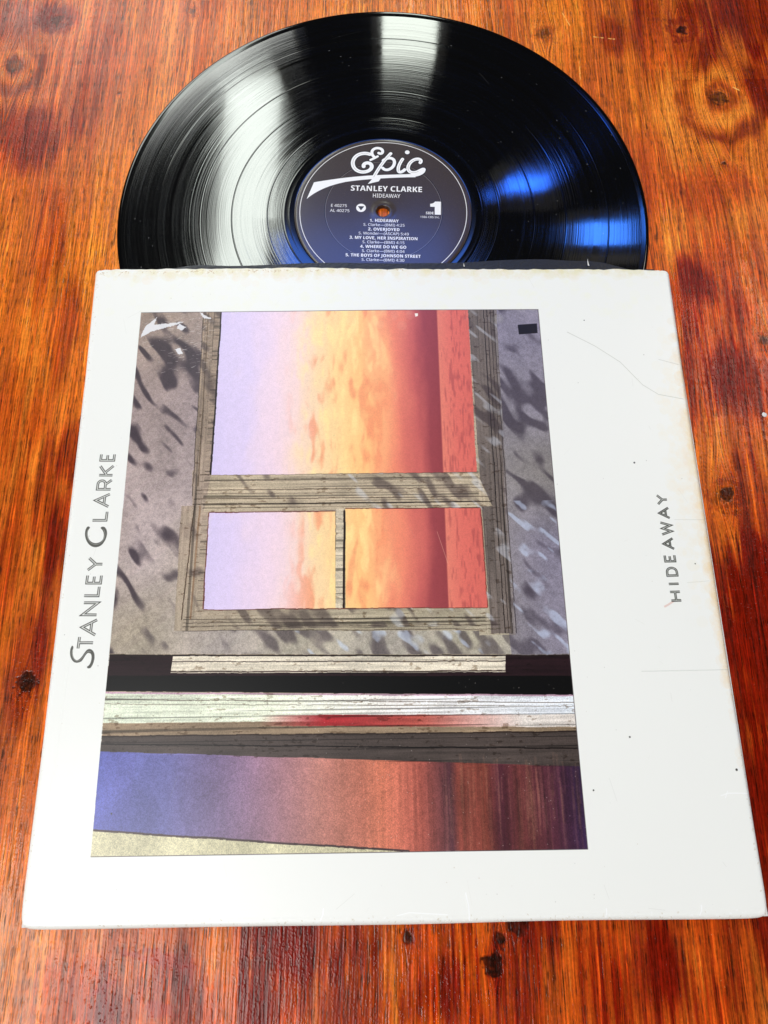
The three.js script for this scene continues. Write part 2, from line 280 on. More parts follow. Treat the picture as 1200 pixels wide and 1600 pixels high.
  T('STANLEY CLARKE', 1.4, -14.0, 3.7, 41.5, 'bold'); T('HIDEAWAY', 1.4, -9.2, 2.7, 16);
  T('E 40275', -30.2, -1.9, 1.9, 9.4, '', 'left'); T('AL 40275', -30.4, 1.5, 1.9, 11.2, '', 'left');
  g.beginPath(); g.arc(-12.8, -.8, 2.8, 0, 7); g.fill();
  g.fillStyle = '#2b2725'; g.beginPath(); g.moveTo(-14.6, -1.9); g.lineTo(-11, -1.9); g.lineTo(-12.8, 1.0); g.closePath(); g.fill();
  g.fillStyle = '#f1efee';
  g.beginPath(); g.moveTo(32.7, -6.2); g.lineTo(32.7, 2.7); g.lineTo(29.2, 2.7); g.lineTo(29.2, -2.6); g.lineTo(26.6, -2.6); g.lineTo(26.6, -4.6); g.bezierCurveTo(28, -4.7, 28.9, -5.3, 29.3, -6.2); g.closePath(); g.fill();
  T('SIDE', 26.4, 1.8, 1.7, 4.6, 'bold'); T('\u2117 1986 CBS Inc.', 25.9, 4.5, 1.35, 12.6);
  const rows = [['1. HIDEAWAY', 'S. Clarke\u2014(BMI) 4:25', 16.5, 23.5], ['2. OVERJOYED', 'S. Wonder\u2014(ASCAP) 5:49', 18, 28.5], ['3. MY LOVE, HER INSPIRATION', 'S. Clarke\u2014(BMI) 4:15', 38.5, 23.8], ['4. WHERE DO WE GO', 'S. Clarke\u2014(BMI) 4:04', 26, 24], ['5. THE BOYS OF JOHNSON STREET', 'S. Clarke\u2014(BMI) 4:30', 42, 24]];
  rows.forEach(([a, b, wa, wb], i) => { const y = 7.7 + i * 5.75; T(a, .6, y, 1.95, wa, 'bold'); T(b, .6, y + 2.8, 1.75, wb); });
  const lab = part('label', lg, new THREE.MeshPhysicalMaterial({ map: canvasTex(c, true), roughness: .6, specularIntensity: .35, clearcoat: .7, clearcoatRoughness: .16 }));
  lab.userData.label = 'dark grey paper label with white lettering and a centre hole';
}
record.rotation.x = 0.0014;
shade(record);

// ------------------------------------------------------------------ sheets of card and paper
function sheet(cols, rows, at, thick, uvOf) {                           // a solid sheet: at(s, t) -> [x, y, z] of its upper face
  const P = [], U = [], I = [], nC = cols.length, nR = rows.length, n = nC * nR;
  for (const dn of [0, 1]) for (const t of rows) for (const s of cols) { const q = at(s, t); P.push(q[0], q[1] - dn * thick, q[2]); const u = uvOf(q); U.push(u[0], u[1]); }
  for (let j = 0; j < nR - 1; j++) for (let i = 0; i < nC - 1; i++) { const a = j * nC + i, b = a + 1, c = a + nC, d = c + 1; I.push(a, c, b, b, c, d, n + a, n + b, n + c, n + b, n + d, n + c); }
  const wall = (a, b) => { const k = P.length / 3; for (const q of [a, b, a + n, b + n]) { P.push(P[q * 3], P[q * 3 + 1], P[q * 3 + 2]); U.push(U[q * 2], U[q * 2 + 1]); } I.push(k, k + 1, k + 2, k + 1, k + 3, k + 2); };
  for (let i = 0; i < nC - 1; i++) { wall(i + 1 - 0, i); wall((nR - 1) * nC + i, (nR - 1) * nC + i + 1); }
  for (let j = 0; j < nR - 1; j++) { wall(j * nC, (j + 1) * nC); wall((j + 1) * nC + nC - 1, j * nC + nC - 1); }
  const g = new THREE.BufferGeometry();
  g.setAttribute('position', new THREE.Float32BufferAttribute(P, 3)); g.setAttribute('uv', new THREE.Float32BufferAttribute(U, 2));
  g.setIndex(I); g.computeVertexNormals(); return g;
}
const even = (n, a = 0, b = 1) => Array.from({ length: n + 1 }, (_, i) => a + (b - a) * i / n);
const lin = (a, b, c, d, s, t) => [0, 1].map(k => a[k] * (1 - s) * (1 - t) + b[k] * s * (1 - t) + c[k] * s * t + d[k] * (1 - s) * t);

// black inner sleeve: two sheets of paper with the record between them
{
  const inner = new THREE.Group(); inner.name = 'inner_sleeve'; tag(inner, 'black paper inner sleeve peeping out of the cover opening', 'inner sleeve');
  scene.add(inner);
  const paper = new THREE.MeshStandardMaterial({ color: new THREE.Color().setRGB(.008, .008, .009), roughness: .42 });
  const bump = new Uint8Array(256 * 256 * 4); for (let j = 0; j < 256; j++) for (let i = 0; i < 256; i++) { const o = (j * 256 + i) * 4, v = 127 + 110 * fbm(i / 5, j / 5, 70); bump[o] = bump[o + 1] = bump[o + 2] = clamp(v, 0, 255); bump[o + 3] = 255; }
  paper.bumpMap = dataTex(256, 256, bump); paper.bumpMap.wrapS = paper.bumpMap.wrapT = THREE.RepeatWrapping; paper.bumpScale = .0002;
  const edge = s => {                                                   // the wavy mouth, z at 0..1 across
    const e = Math.min(s, 1 - s); const c = sst(0, .17, s) * sst(0, .13, 1 - s);
    return -0.1555 - .0079 * c - .0006 * Math.sin(s * 17 + 1) - .0005 * n2(s * 14, 3, 71);
  };
  const top = sheet(even(120), even(24), (s, t) => { const x = mix(-.148, .148, s), z0 = edge(s), z = mix(z0, .14, t * t); const open = Math.max(0, 1 - (z - z0) / .03); return [x, .00235 + .00035 * open * (1 + n2(s * 9, z * 60, 72)) + .0001 * n2(x * 80, z * 80, 73), z]; }, .00012, q => [q[0] * 20, q[2] * 20]);
  const tm = new THREE.Mesh(top, paper); tm.name = 'upper_sheet'; inner.add(tm);
  const bot = sheet(even(40), even(8), (s, t) => { const x = mix(-.15, .15, s); return [x, .00032 - .00012 * (1 - t), mix(-.159, .14, t)]; }, .00012, q => [q[0] * 20, q[2] * 20]);
  const bm = new THREE.Mesh(bot, paper); bm.name = 'lower_sheet'; inner.add(bm);
  shade(inner);
}

// ------------------------------------------------------------------ the cover's print
const CW = 330, C0 = -165;                                              // its texture covers 330 mm square
const [cc, cg] = canvas(2048, 2048, C0, C0, CW, CW);
const [bc, bg] = canvas(2048, 2048, C0, C0, CW, CW);
const poly = (g, pts, fill) => { g.beginPath(); for (let i = 0; i < pts.length; i += 2) i ? g.lineTo(pts[i], pts[i + 1]) : g.moveTo(pts[i], pts[i + 1]); g.closePath(); if (fill) { g.fillStyle = fill; g.fill(); } };
{
  const g = cg;
  g.fillStyle = '#f0f0ea'; g.fillRect(C0, C0, CW, CW);
  // the picture printed on the front: a plain stand-in, a window frame on a mottled wall with an evening sky
  const PX = [-131.8, -133.3, 82.7, -132.3, 83.6, 131.8, -130.5, 132.0];
  g.save(); poly(g, PX); g.clip();
  const wall = g.createLinearGradient(PX[0], PX[1], PX[4], PX[5]);
  wall.addColorStop(0, '#8b7866'); wall.addColorStop(.3, '#a08f80'); wall.addColorStop(.6, '#a59a84'); wall.addColorStop(1, '#8d857a');
  g.fillStyle = wall; g.fillRect(-140, -140, 280, 290);
  poly(g, [49.6, -134.0, 84.2, -133.5, 82.9, 52.0, 56.2, 51.6], '#7d7573');
  // mottling of the wall
  // sky bands, left to right
  const sky = (pts, x0, x1) => {
    const s = g.createLinearGradient(x0, 0, x1, 0);
    [[0, '#d8cbe8'], [.12, '#ddcbe2'], [.24, '#ecd2cf'], [.33, '#f4dbb8'], [.42, '#f6cf86'], [.52, '#fbc566'], [.61, '#fbb560'], [.68, '#f3906a'], [.75, '#dd6c60'], [.81, '#a34f50'], [.87, '#a54d4d'], [.875, '#e07764'], [.93, '#df7365'], [1, '#d2685c']].forEach(([a, c]) => s.addColorStop(a, c));
    g.save(); poly(g, pts, s); g.clip();
    for (let i = 0; i < 240; i++) { const u = .36 + .28 * rnd(), x = mix(x0, x1, u), y = -135 + 175 * rnd(), L = 4 + 22 * rnd(); g.globalAlpha = .1 + .1 * rnd(); g.fillStyle = rnd() > .45 ? '#ee8a5c' : '#ffdf8e'; g.beginPath(); g.ellipse(x, y, .4 + 1.8 * rnd(), L * .5, (rnd() - .5) * .25, 0, 7); g.fill(); }
    for (let i = 0; i < 90; i++) { const x = mix(x0, x1, .875 + .12 * rnd()), y = -135 + 175 * rnd(); g.globalAlpha = .12; g.fillStyle = '#9d3f42'; g.beginPath(); g.ellipse(x, y, .4, 2 + 7 * rnd(), 0, 0, 7); g.fill(); }
    g.globalAlpha = 1; g.restore();
  };
  sky([-88.0, -133.9, 44.7, -132.5, 44.7, -40.2, -88.4, -40.3], -91, 45);
  sky([-88.5, -20.7, -26.1, -20.5, -25.8, 26.9, -88.2, 26.7], -91, 45);
  sky([-21.1, -21.8, 45.6, -21.5, 46.3, 27.6, -21.0, 27.0], -91, 46);
  const line = (pts, w, c) => { g.strokeStyle = c; g.lineWidth = w; g.lineCap = 'butt'; g.beginPath(); g.moveTo(pts[0], pts[1]); for (let i = 2; i < pts.length; i += 2) g.lineTo(pts[i], pts[i + 1]); g.stroke(); };
  // frame: boards and their joints
  poly(g, [44.7, -132.5, 58.8, -132.3, 57.6, 40.0, 47.4, 39.8], '#6c625c');
  for (const d of [0, 5, 10, 15]) line([53.0, -132.3, 54.0, 39.9].map((v, i) => v + (i % 2 ? 0 : d * .35)), .35, d ? '#3b3330' : '#16100f');
  line([-88.3, -133.9, -88.7, -40.3], 1.1, '#2b2120'); line([-97.9, -132.8, -97.3, -29.4], .35, '#4a3f36'); line([-95.2, -132.8, -94.8, -34.4], .6, '#6a5a4b');
  poly(g, [-88.7, -40.3, 44.7, -40.2, 51.7, -22.4, -91.1, -21.1], '#b3a48d');
  for (const [a, b, w, c] of [[742, 737, .5, '#5d5046'], [752, 748, .3, '#6d6153'], [766, 762, .35, '#57493d'], [772, 768, .25, '#6d6153'], [780, 776, .35, '#57493d'], [788, 783, .45, '#3d322b']]) line([-119.0, -357.2, 71.3, -354.6].map((v, i) => v), .01, c), line(mmRow(a, b), w, c);
  function mmRow(a, b) { const A = [-94.2, -40.4, 45.7, -40.2], Bq = [-97.0, -24.5, 51.8, -24.1], t = (a - 742) / 48; return [mix(A[0], Bq[0], t), mix(A[1], Bq[1], t), mix(A[2], Bq[2], t), mix(A[3], Bq[3], t)]; }
  line([-88.5, -20.7, -26.1, -20.5], .7, '#5d2a26'); line([-21.1, -21.8, 45.6, -21.5], .7, '#5d2a26');
  line([-88.2, 26.7, 46.3, 27.6], .5, '#6a3a30'); line([-23.9, -21.8, -24.0, 26.9], 3.6, '#c3b6a0'); line([-21.7, -21.1, -21.9, 27.0], 1.0, '#2a1d18'); line([-26.1, -20.5, -26.1, 26.9], .3, '#5c4a3e'); line([45.6, -21.5, 46.3, 27.6], .8, '#7c4038');
  line([-88.5, -20.7, -88.5, 26.6], .6, '#6b4038'); line([-96.0, -24.4, -98.4, 31.3], .5, '#4c3d31'); line([-93.2, -24.4, -94.2, 31.4], .9, '#8c745e');
  for (const y of [968, 973, 978, 984]) line([-97.8, 31.9, 52.0, 33.1].map((v, i) => i % 2 ? v + (y - 970) * .33 : v), .3, '#4d443b');
  // the dim sill below, pale plank and its reflection
  poly(g, [-136.8, 47.3, 83.7, 50.3, 85.9, 67.7, -135.1, 63.3], '#2b1c20');
  poly(g, [-101.1, 47.8, 53.3, 49.9, 52.9, 57.4, -101.7, 55.8], '#cfc5b2');
  line([-133.8, 47.3, 83.7, 50.3], .7, '#2c2322'); line([-102.1, 50.6, 53.2, 52.5], .4, '#3a2f2d'); line([-101.7, 55.2, 52.9, 56.8], .5, '#4a3c36');
  poly(g, [-135.8, 56.5, 86.6, 59.5, 85.8, 68.0, -135.1, 63.3], '#0c0708');
  const plank = g.createLinearGradient(-130, 0, 85, 0); plank.addColorStop(0, '#c8cdb9'); plank.addColorStop(.35, '#d9dcc6'); plank.addColorStop(.6, '#e3ddd6'); plank.addColorStop(1, '#dfe4ea');
  poly(g, [-135.0, 63.9, 85.8, 68.0, 84.8, 79.1, -133.5, 77.8], plank);
  line([-135.0, 64.1, 85.8, 68.3], .7, '#b593a4'); line([-134.7, 67.0, 85.5, 71.4], .3, '#5c5148'); line([-134.5, 68.9, 85.4, 73.0], .25, '#7a6f63');
  poly(g, [-133.6, 77.2, 84.8, 78.6, 84.2, 85.1, -132.9, 83.2], '#8f7c66');
  const rd = g.createLinearGradient(-60, 0, 60, 0); rd.addColorStop(0, 'rgba(150,40,44,0)'); rd.addColorStop(.25, '#9d2c32'); rd.addColorStop(.6, '#a8564c'); rd.addColorStop(1, 'rgba(214,205,196,1)');
  poly(g, [-81.7, 74.6, 85.0, 76.4, 84.5, 81.9, -81.5, 79.0], rd);
  poly(g, [-133.0, 82.7, 84.4, 83.5, 84.9, 99.1, -132.3, 89.7], '#4d4440');
  line([-132.6, 86.2, 85.6, 91.1], .5, '#1d1716'); line([-133.0, 83.0, 86.4, 83.8], .5, '#30241f');
  const low = g.createLinearGradient(-130, 0, 86, 0);
  [[0, '#6266a8'], [.14, '#686799'], [.3, '#8b7088'], [.45, '#b07a70'], [.58, '#cf7c62'], [.66, '#a85c50'], [.72, '#5b3940'], [.735, '#8a4a40'], [.79, '#7c4238'], [.82, '#4f2a34'], [.86, '#6a3a38'], [.93, '#54303c'], [1, '#3a2c4c']].forEach(([a, c]) => low.addColorStop(a, c));
  poly(g, [-132.3, 89.2, 85.8, 98.6, 84.4, 132.5, 6.8, 132.2, -134.5, 121.2], low);
  for (let i = 0; i < 120; i++) { g.globalAlpha = .1; g.fillStyle = rnd() > .5 ? '#2a1a22' : '#c08a70'; g.fillRect(20 + 66 * rnd(), 92 + 20 * rnd(), .4 + rnd(), 8 + 26 * rnd()); } g.globalAlpha = 1;
  poly(g, [-134.5, 121.2, 6.8, 131.7, 6.7, 135.2, -135.9, 133.2], '#cdc6a4');
  line([-131.1, 121.5, 6.8, 131.7], .8, '#4a3a3a');
  // the print's own grain: plaster, cloud, flaking paint, halftone
  const [kc, kg] = canvas(2048, 2048, C0, C0, CW, CW);
  poly(kg, PX); kg.clip(); poly(kg, PX, '#00ff00');
  poly(kg, [-98.2, -42.8, 53.4, -40.8, 52.1, -19.1, -96.8, -21.2], '#0000ff'); poly(kg, [-102.4, -24.5, -87.5, -24.3, -84.0, 36.6, -101.4, 36.3], '#0000ff'); poly(kg, [-98.8, 25.9, 54.8, 26.8, 54.1, 38.5, -101.4, 36.3], '#0000ff');
  poly(kg, [43.7, -134.0, 60.0, -133.8, 58.7, 40.6, 42.0, 40.4], '#0000ff'); poly(kg, [-98.1, -136.0, -87.1, -135.8, -87.7, -39.3, -97.2, -27.8], '#0000ff'); poly(kg, [-27.4, -25.1, -19.5, -25.0, -19.4, 28.5, -27.0, 28.4], '#0000ff');
  poly(kg, [-139.8, 46.6, 87.6, 49.8, 88.6, 99.2, -138.0, 89.7], '#0000ff'); poly(kg, [-135.1, 89.7, 85.7, 99.1, 84.8, 136.2, -135.9, 133.2], '#ffff00');
  for (const q of [[-88.1, -135.8, 44.8, -134.0, 44.7, -40.2, -88.4, -40.3], [-88.5, -20.7, -26.1, -20.5, -25.8, 26.9, -88.2, 26.7], [-21.1, -21.8, 45.6, -21.5, 46.3, 27.6, -21.0, 27.0]]) poly(kg, q, '#ff0000');
  const S = 2048 / CW, bx = Math.floor((-138 - C0) * S), by = Math.floor((-140 - C0) * S), bw = Math.ceil(230 * S), bh = Math.ceil(282 * S);
  const src = g.getImageData(bx, by, bw, bh), msk = kg.getImageData(bx, by, bw, bh), out = g.createImageData(bw, bh);
  const RAMP = [[-.1, 204, 194, 228], [.12, 218, 202, 230], [.24, 233, 208, 220], [.33, 240, 210, 202], [.41, 242, 210, 166], [.5, 247, 207, 146], [.58, 249, 194, 132], [.65, 243, 166, 122], [.71, 230, 136, 112], [.775, 198, 104, 98], [.825, 156, 76, 80], [.868, 150, 72, 76], [.873, 222, 130, 112], [.93, 218, 116, 104], [1.1, 200, 100, 92]];
  const ramp = u => { let k = 0; while (k < RAMP.length - 2 && u > RAMP[k + 1][0]) k++; const a = RAMP[k], b = RAMP[k + 1], t = clamp((u - a[0]) / (b[0] - a[0])); return [1, 2, 3].map(c => mix(a[c], b[c], t)); };
  for (let j = 0; j < bh; j++) for (let i = 0; i < bw; i++) {
    const o = (j * bw + i) * 4, x = C0 + (bx + i) / S, y = C0 + (by + j) / S;
    const wx = .2 * n2(x / 11, y / 11, 90) + .09 * n2(x / 1.6, y / 1.6, 91), wy = .2 * n2(x / 13, y / 9, 92) + .09 * n2(x / 1.7, y / 1.3, 93);
    const q = (clamp(Math.round(j + wy * S), 0, bh - 1) * bw + clamp(Math.round(i + wx * S), 0, bw - 1)) * 4, f = msk.data[q + 3] > 100 ? q : o;
    const mr = msk.data[f], mg = msk.data[f + 1], mb = msk.data[f + 2];
    let c = [src.data[f], src.data[f + 1], src.data[f + 2]];
    const dapple = (sc, thr, lo) => { const tw = 2.4 * n2(x / 17, y / 17, 94), a = x * .62 + y * .78 + tw, b = -x * .78 + y * .62 + 1.6 * n2(x / 14, y / 14, 95) + tw; const v = n2(a / (11 * sc), b / (3.6 * sc), 96) + .16 * n2(a / 5, b / 2.6, 97) + .5 * lo * n2(x / 26, y / 26, 98); return sst(thr - .05, thr + .62, v); };
    const grain = n2(x / .28, y / .28, 99), mid = fbm(x / 1.5, y / 1.5, 100), big = fbm(x / 16, y / 22, 104);
    if (mr > 200 && mg < 60) {                                          // sky and water seen through the panes
      const u0 = (x + 91) / 136.5, u = u0 + (u0 < .84 ? .035 * fbm(x / 9, y / 34, 108) : 0);
      c = ramp(u0 > .86 ? u0 : Math.min(u, .867));
      const zone = sst(.26, .4, u0) * (1 - sst(.6, .74, u0)), cl = fbm(x / 5.5 + .9 * n2(x / 6, y / 9, 111) * .4, y / 17, 112) + .18 * n2(x / 1.5, y / 6, 115);
      const m1 = zone * sst(.05, .6, cl) * .5, m2 = zone * sst(.05, .6, -cl) * .55;
      c = [mix(mix(c[0], 232, m1), 255, m2), mix(mix(c[1], 128, m1), 226, m2), mix(mix(c[2], 96, m1), 158, m2)];
      const wat = sst(.87, .88, u0), rp = n2(x / .7, y / 3.2, 116) * .6 + n2(x / 1.6, y / 9, 117) * .5;
      const m3 = wat * sst(.0, .8, rp) * .4; c = [mix(c[0], 142, m3), mix(c[1], 66, m3), mix(c[2], 72, m3)];
      const pk = (1 - sst(.1, .34, u0)) * .25 * sst(.0, .5, big); c = [mix(c[0], 240, pk), mix(c[1], 214, pk), mix(c[2], 214, pk)];
      const k = 1 + .035 * grain + .02 * mid; c = c.map(v => v * k);
    } else if (mg > 200 && mr < 60) {                                   // mottled plaster
      const k = 1.1 + .14 * big + .1 * mid + .12 * grain; c = [c[0] * k * .98, c[1] * k, c[2] * k * (1.07 + .08 * n2(x / 40, y / 40, 118))];
      const d = dapple(1, .2, 1) * .7 * (x > 50 ? .75 : 1) * (y > 30 && x > -90 ? .7 : 1); c = [mix(c[0], 44, d), mix(c[1], 36, d), mix(c[2], 46, d)];
      const lt = (x > 55 && y > -25 ? 1 : y > 32 && x > -45 ? 1 : 0) * .8 * sst(.3, .8, n2((x * .72 + y * .7) / 8, (-x * .7 + y * .72) / 2.5, 119) + .15 * n2(x / 2, y / 2, 120)) * .6; c = [mix(c[0], 206, lt), mix(c[1], 220, lt), mix(c[2], 244, lt)];
    } else if (mb > 200) {                                              // painted wood
      const al = x > 45 && y < 40 || x < -92 && y < 40 ? [y, x] : [x, y];
      const gr = n2(al[0] / 9, al[1] / .35, 121), gr2 = n2(al[0] / 24, al[1] / .9, 122);
      const k = 1.04 + .06 * gr + .1 * gr2 + .1 * big + .1 * grain; c = c.map(v => v * k);
      const mld = sst(.5, .72, n2(al[0] / 160, al[1] / .8, 123) + .1 * gr); c = c.map(v => v * (1 - .34 * mld));
      const peel = sst(.42, .55, fbm(x / 3.2, y / 1.2, 124) + .15 * big); c = [mix(c[0], c[0] * .55, peel * .5), mix(c[1], c[1] * .48, peel * .5), mix(c[2], c[2] * .42, peel * .5)];
      if (y < 36) { const d = dapple(.9, .3, 1) * .5; c = [mix(c[0], 60, d), mix(c[1], 50, d), mix(c[2], 52, d)]; const lt = (x > -20 ? 1 : 0) * sst(.36, .8, n2((x * .72 + y * .7) / 8, (-x * .7 + y * .72) / 2.5, 125)) * .38; c = [mix(c[0], 216, lt), mix(c[1], 222, lt), mix(c[2], 234, lt)]; }
    } else {                                                            // the smooth panel at the foot
      const st = n2(x / 1.6, y / 40, 126) * .6 + n2(x / .6, y / 22, 127) * .4, k = 1 + .1 * st * sst(-40, 20, x) * 1.6 + .07 * mid + .13 * grain + .12 * big; c = c.map(v => v * k);
    }
    for (let h = 0; h < 3; h++) out.data[o + h] = msk.data[o + 3] > 100 ? clamp(128 + (c[h] - 128) * 1.1 - 2, 0, 255) : src.data[o + h];
    out.data[o + 3] = 255;
  }
  g.restore(); g.putImageData(out, bx, by); g.save(); poly(g, PX); g.clip();
  for (let i = 0; i < 130; i++) { g.globalAlpha = .5 + .4 * rnd(); g.fillStyle = '#efe3dc'; g.fillRect(-40 + 126 * rnd(), 60 + 74 * rnd(), .25, .25); } g.globalAlpha = 1;
  // worn print: torn white patch at the upper left corner, scuffs
  const white = 'rgba(232,231,233,.92)';
  const rag = (pts, fill) => { const q = []; const n = pts.length; for (let i = 0; i < n; i += 2) { const ax = pts[i], ay = pts[i + 1], cx = pts[(i + 2) % n], cy = pts[(i + 3) % n], L = Math.hypot(cx - ax, cy - ay), m = Math.max(2, L / .45 | 0); for (let k = 0; k < m; k++) q.push(mix(ax, cx, k / m) + (rnd() - .5) * .55, mix(ay, cy, k / m) + (rnd() - .5) * .55); } poly(g, q, fill); };
  rag([-130.8, -118.2, -128.9, -124.7, -122.6, -130.8, -124.2, -125.8, -116.8, -126.5, -107.9, -127.5, -113.2, -125.2, -119.9, -123.4, -125.3, -121.6], white);
  rag([-110.9, -126.4, -106.6, -124.0, -108.9, -122.1, -111.7, -123.3], white); rag([-100.4, -133.6, -97.2, -131.2, -92.5, -128.8, -97.7, -129.3], white);
  rag([-111.9, -111.1, -109.2, -111.8, -107.3, -108.4, -109.6, -107.6], white);
  for (let i = 0; i < 220; i++) { g.globalAlpha = .2 + .4 * rnd(); g.strokeStyle = '#e4ddd6'; g.lineWidth = .12 + .15 * rnd(); const x = -131 + 38 * rnd() ** .7, y = -131 + 34 * rnd() ** 1.4, a = -.6 + rnd() * .8, L = rnd() * 3; g.beginPath(); g.moveTo(x, y); g.lineTo(x + L * Math.cos(a), y + L * Math.sin(a)); g.stroke(); } g.globalAlpha = 1;
  poly(g, [15.9, -130.5, 17.7, -130.5, 17.6, -128.9, 16.2, -128.5], '#f6ece2');
  line([23.7, -9.8, 28.4, 6.1], .14, '#f0b49c'); poly(g, [71.0, -123.1, 81.4, -123.8, 81.3, -118.0, 71.3, -117.3], '#171216');
  g.restore();
  line(PX, .28, '#51484a'); 
  // age: yellowed card along the opening and the upper right edge, dirt specks
  const crs = (x, y, a, L) => { g.globalAlpha = .12 + .25 * rnd(); line([x, y, x + L * Math.cos(a), y + L * Math.sin(a)], .12, '#a9a79c'); g.globalAlpha = 1; };
  const stain = (x, y, w, h, a, colr) => { for (let i = 0; i < 330; i++) { const t = rnd() * 6.28, r = Math.sqrt(-2 * Math.log(1 - rnd() * .95)) * .55; g.globalAlpha = a; g.fillStyle = colr; g.beginPath(); g.arc(x + Math.cos(t) * r * w, y + Math.sin(t) * r * h, .8 + 2.4 * rnd(), 0, 7); g.fill(); } g.globalAlpha = 1; };
  stain(0, -158, 170, 6, .08, '#eddfae'); stain(-60, -158, 110, 4, .07, '#e6d09a'); stain(100, -157, 70, 4, .07, '#e6d09a'); stain(0, -144, 165, 16, .06, '#f2ebcc');
  stain(157, -60, 4, 60, .1, '#ecd09a'); stain(150, -40, 8, 60, .06, '#efe2bf'); stain(157, 20, 3, 60, .08, '#ecd09a');
  for (let i = 0; i < 900; i++) { const e = rnd(), t = rnd(); const [x, y] = e < .35 ? [-158 + 316 * t, 158.5 - 2.4 * rnd() ** 2] : e < .65 ? [158 - 2.2 * rnd() ** 2, -158 + 316 * t] : [-158 + 2.2 * rnd() ** 2, -158 + 316 * t]; g.globalAlpha = .1 + .3 * rnd(); g.fillStyle = rnd() > .5 ? '#b9a88c' : '#ffffff'; g.beginPath(); g.ellipse(x, y, .15 + .5 * rnd(), .1 + .3 * rnd(), rnd() * 3, 0, 7); g.fill(); } g.globalAlpha = 1;
  for (let i = 0; i < 90; i++) { const x = -156 + 312 * rnd(), y = -156 + 312 * rnd(), a = rnd() * 6, L = 1 + 9 * rnd() ** 2; crs(x, y, a, L); }
  for (let i = 0; i < 260; i++) { g.globalAlpha = .1 + .3 * rnd(); g.fillStyle = rnd() > .7 ? '#8a6a4a' : '#6a665f'; g.beginPath(); g.arc(-158 + 316 * rnd(), -158 + 316 * rnd(), .1 + .18 * rnd() ** 3, 0, 7); g.fill(); } g.globalAlpha = 1;
  for (const [x, y, r] of [[124.6, -44.2, .45], [107.1, 86.5, .4], [107.0, -125.4, .3], [153.2, 100.9, .5], [148.1, 7.8, .3], [-123.2, 115.0, .4], [88.5, 108.4, .35]]) { g.fillStyle = '#3e3c38'; g.beginPath(); g.arc(x, y, r, 0, 7); g.fill(); }
  g.globalAlpha = .5; line([135.5, 25.5, 132.5, 27.3, 130.3, 28.4], .9, '#d9a89a'); g.globalAlpha = 1;
  // creases: dark hairlines in the lacquer, broken white edges
  const crease = (pts, w, c, a) => { g.globalAlpha = a; line(pts, w, c); g.globalAlpha = 1; };
  crease([97.1, -118.5, 111.3, -109.9, 123.8, -100.3, 134.0, -87.2, 141.7, -81.7, 154.6, -79.0], .3, '#b9b9ad', .7);
  crease([144.3, -101.9, 154.7, -98.8], .2, '#b2b0a4', .7); crease([115.8, 57.9, 158.4, 57.7], .25, '#b8bab2', .6); crease([140.9, -14.3, 156.0, -14.1], .2, '#b9b6a8', .6); crease([142.8, 17.0, 153.7, 16.2], .2, '#b9b6a8', .5);
  crease([144.5, 111.5, 148.0, 110.5, 153.6, 110.6, 159.2, 110.9], .45, '#fbfbf8', .9); crease([146.3, 112.5, 147.9, 109.5], .35, '#fbfbf8', .9);
  for (const [a, b, c, d] of [[-94.5, 152.0, -97.0, 157.2], [-72.6, 153.5, -71.1, 157.0], [-30.1, 152.9, -31.4, 157.6], [30.2, 147.7, 31.3, 158.5], [89.2, 154.5, 88.3, 158.3], [129.8, 153.9, 128.4, 157.9], [-131.1, 151.5, -131.0, 156.7]]) crease([a, b, mix(a, c, .5) + .5, mix(b, d, .5), c, d], .35, '#ffffff', .9);
  line([0.8, 156.1, 6.2, 155.0, 22.3, 156.0], .3, '#fdfdfb');
  // fibres torn along the mouth of the cover
  for (let i = 0; i < 420; i++) { const x = -158 + 316 * rnd(), y = -159.2 + 1.6 * rnd() ** 2; g.globalAlpha = .35 + .4 * rnd(); g.strokeStyle = rnd() > .55 ? '#bfa278' : '#faf6ea'; g.lineWidth = .15 + .3 * rnd(); g.beginPath(); g.moveTo(x, y); g.lineTo(x + 3 * (rnd() - .5), y + 1.2 * rnd()); g.stroke(); } g.globalAlpha = 1;

  // lettering: single-stroke capitals with an open inline
  const GL = { T: [[-1, -1, 1, -1], [0, -1, 0, 1]], A: [[-1, 1, 0, -1, 1, 1], [-.55, .3, .55, .3]], N: [[-.95, 1, -.95, -1, .95, 1, .95, -1]], L: [[-.7, -1, -.7, 1, .8, 1]], E: [[.75, -1, -.7, -1, -.7, 1, .75, 1], [-.7, 0, .55, 0]], Y: [[-.95, -1, 0, .05, .95, -1], [0, .05, 0, 1]], K: [[-.75, -1, -.75, 1], [.85, -1, -.7, .1], [-.3, -.15, .9, 1]], H: [[-.9, -1, -.9, 1], [.9, -1, .9, 1], [-.9, 0, .9, 0]], I: [[0, -1, 0, 1]], W: [[-1.2, -1, -.6, 1, 0, -.7, .6, 1, 1.2, -1]], D: 'D', R: 'R' };
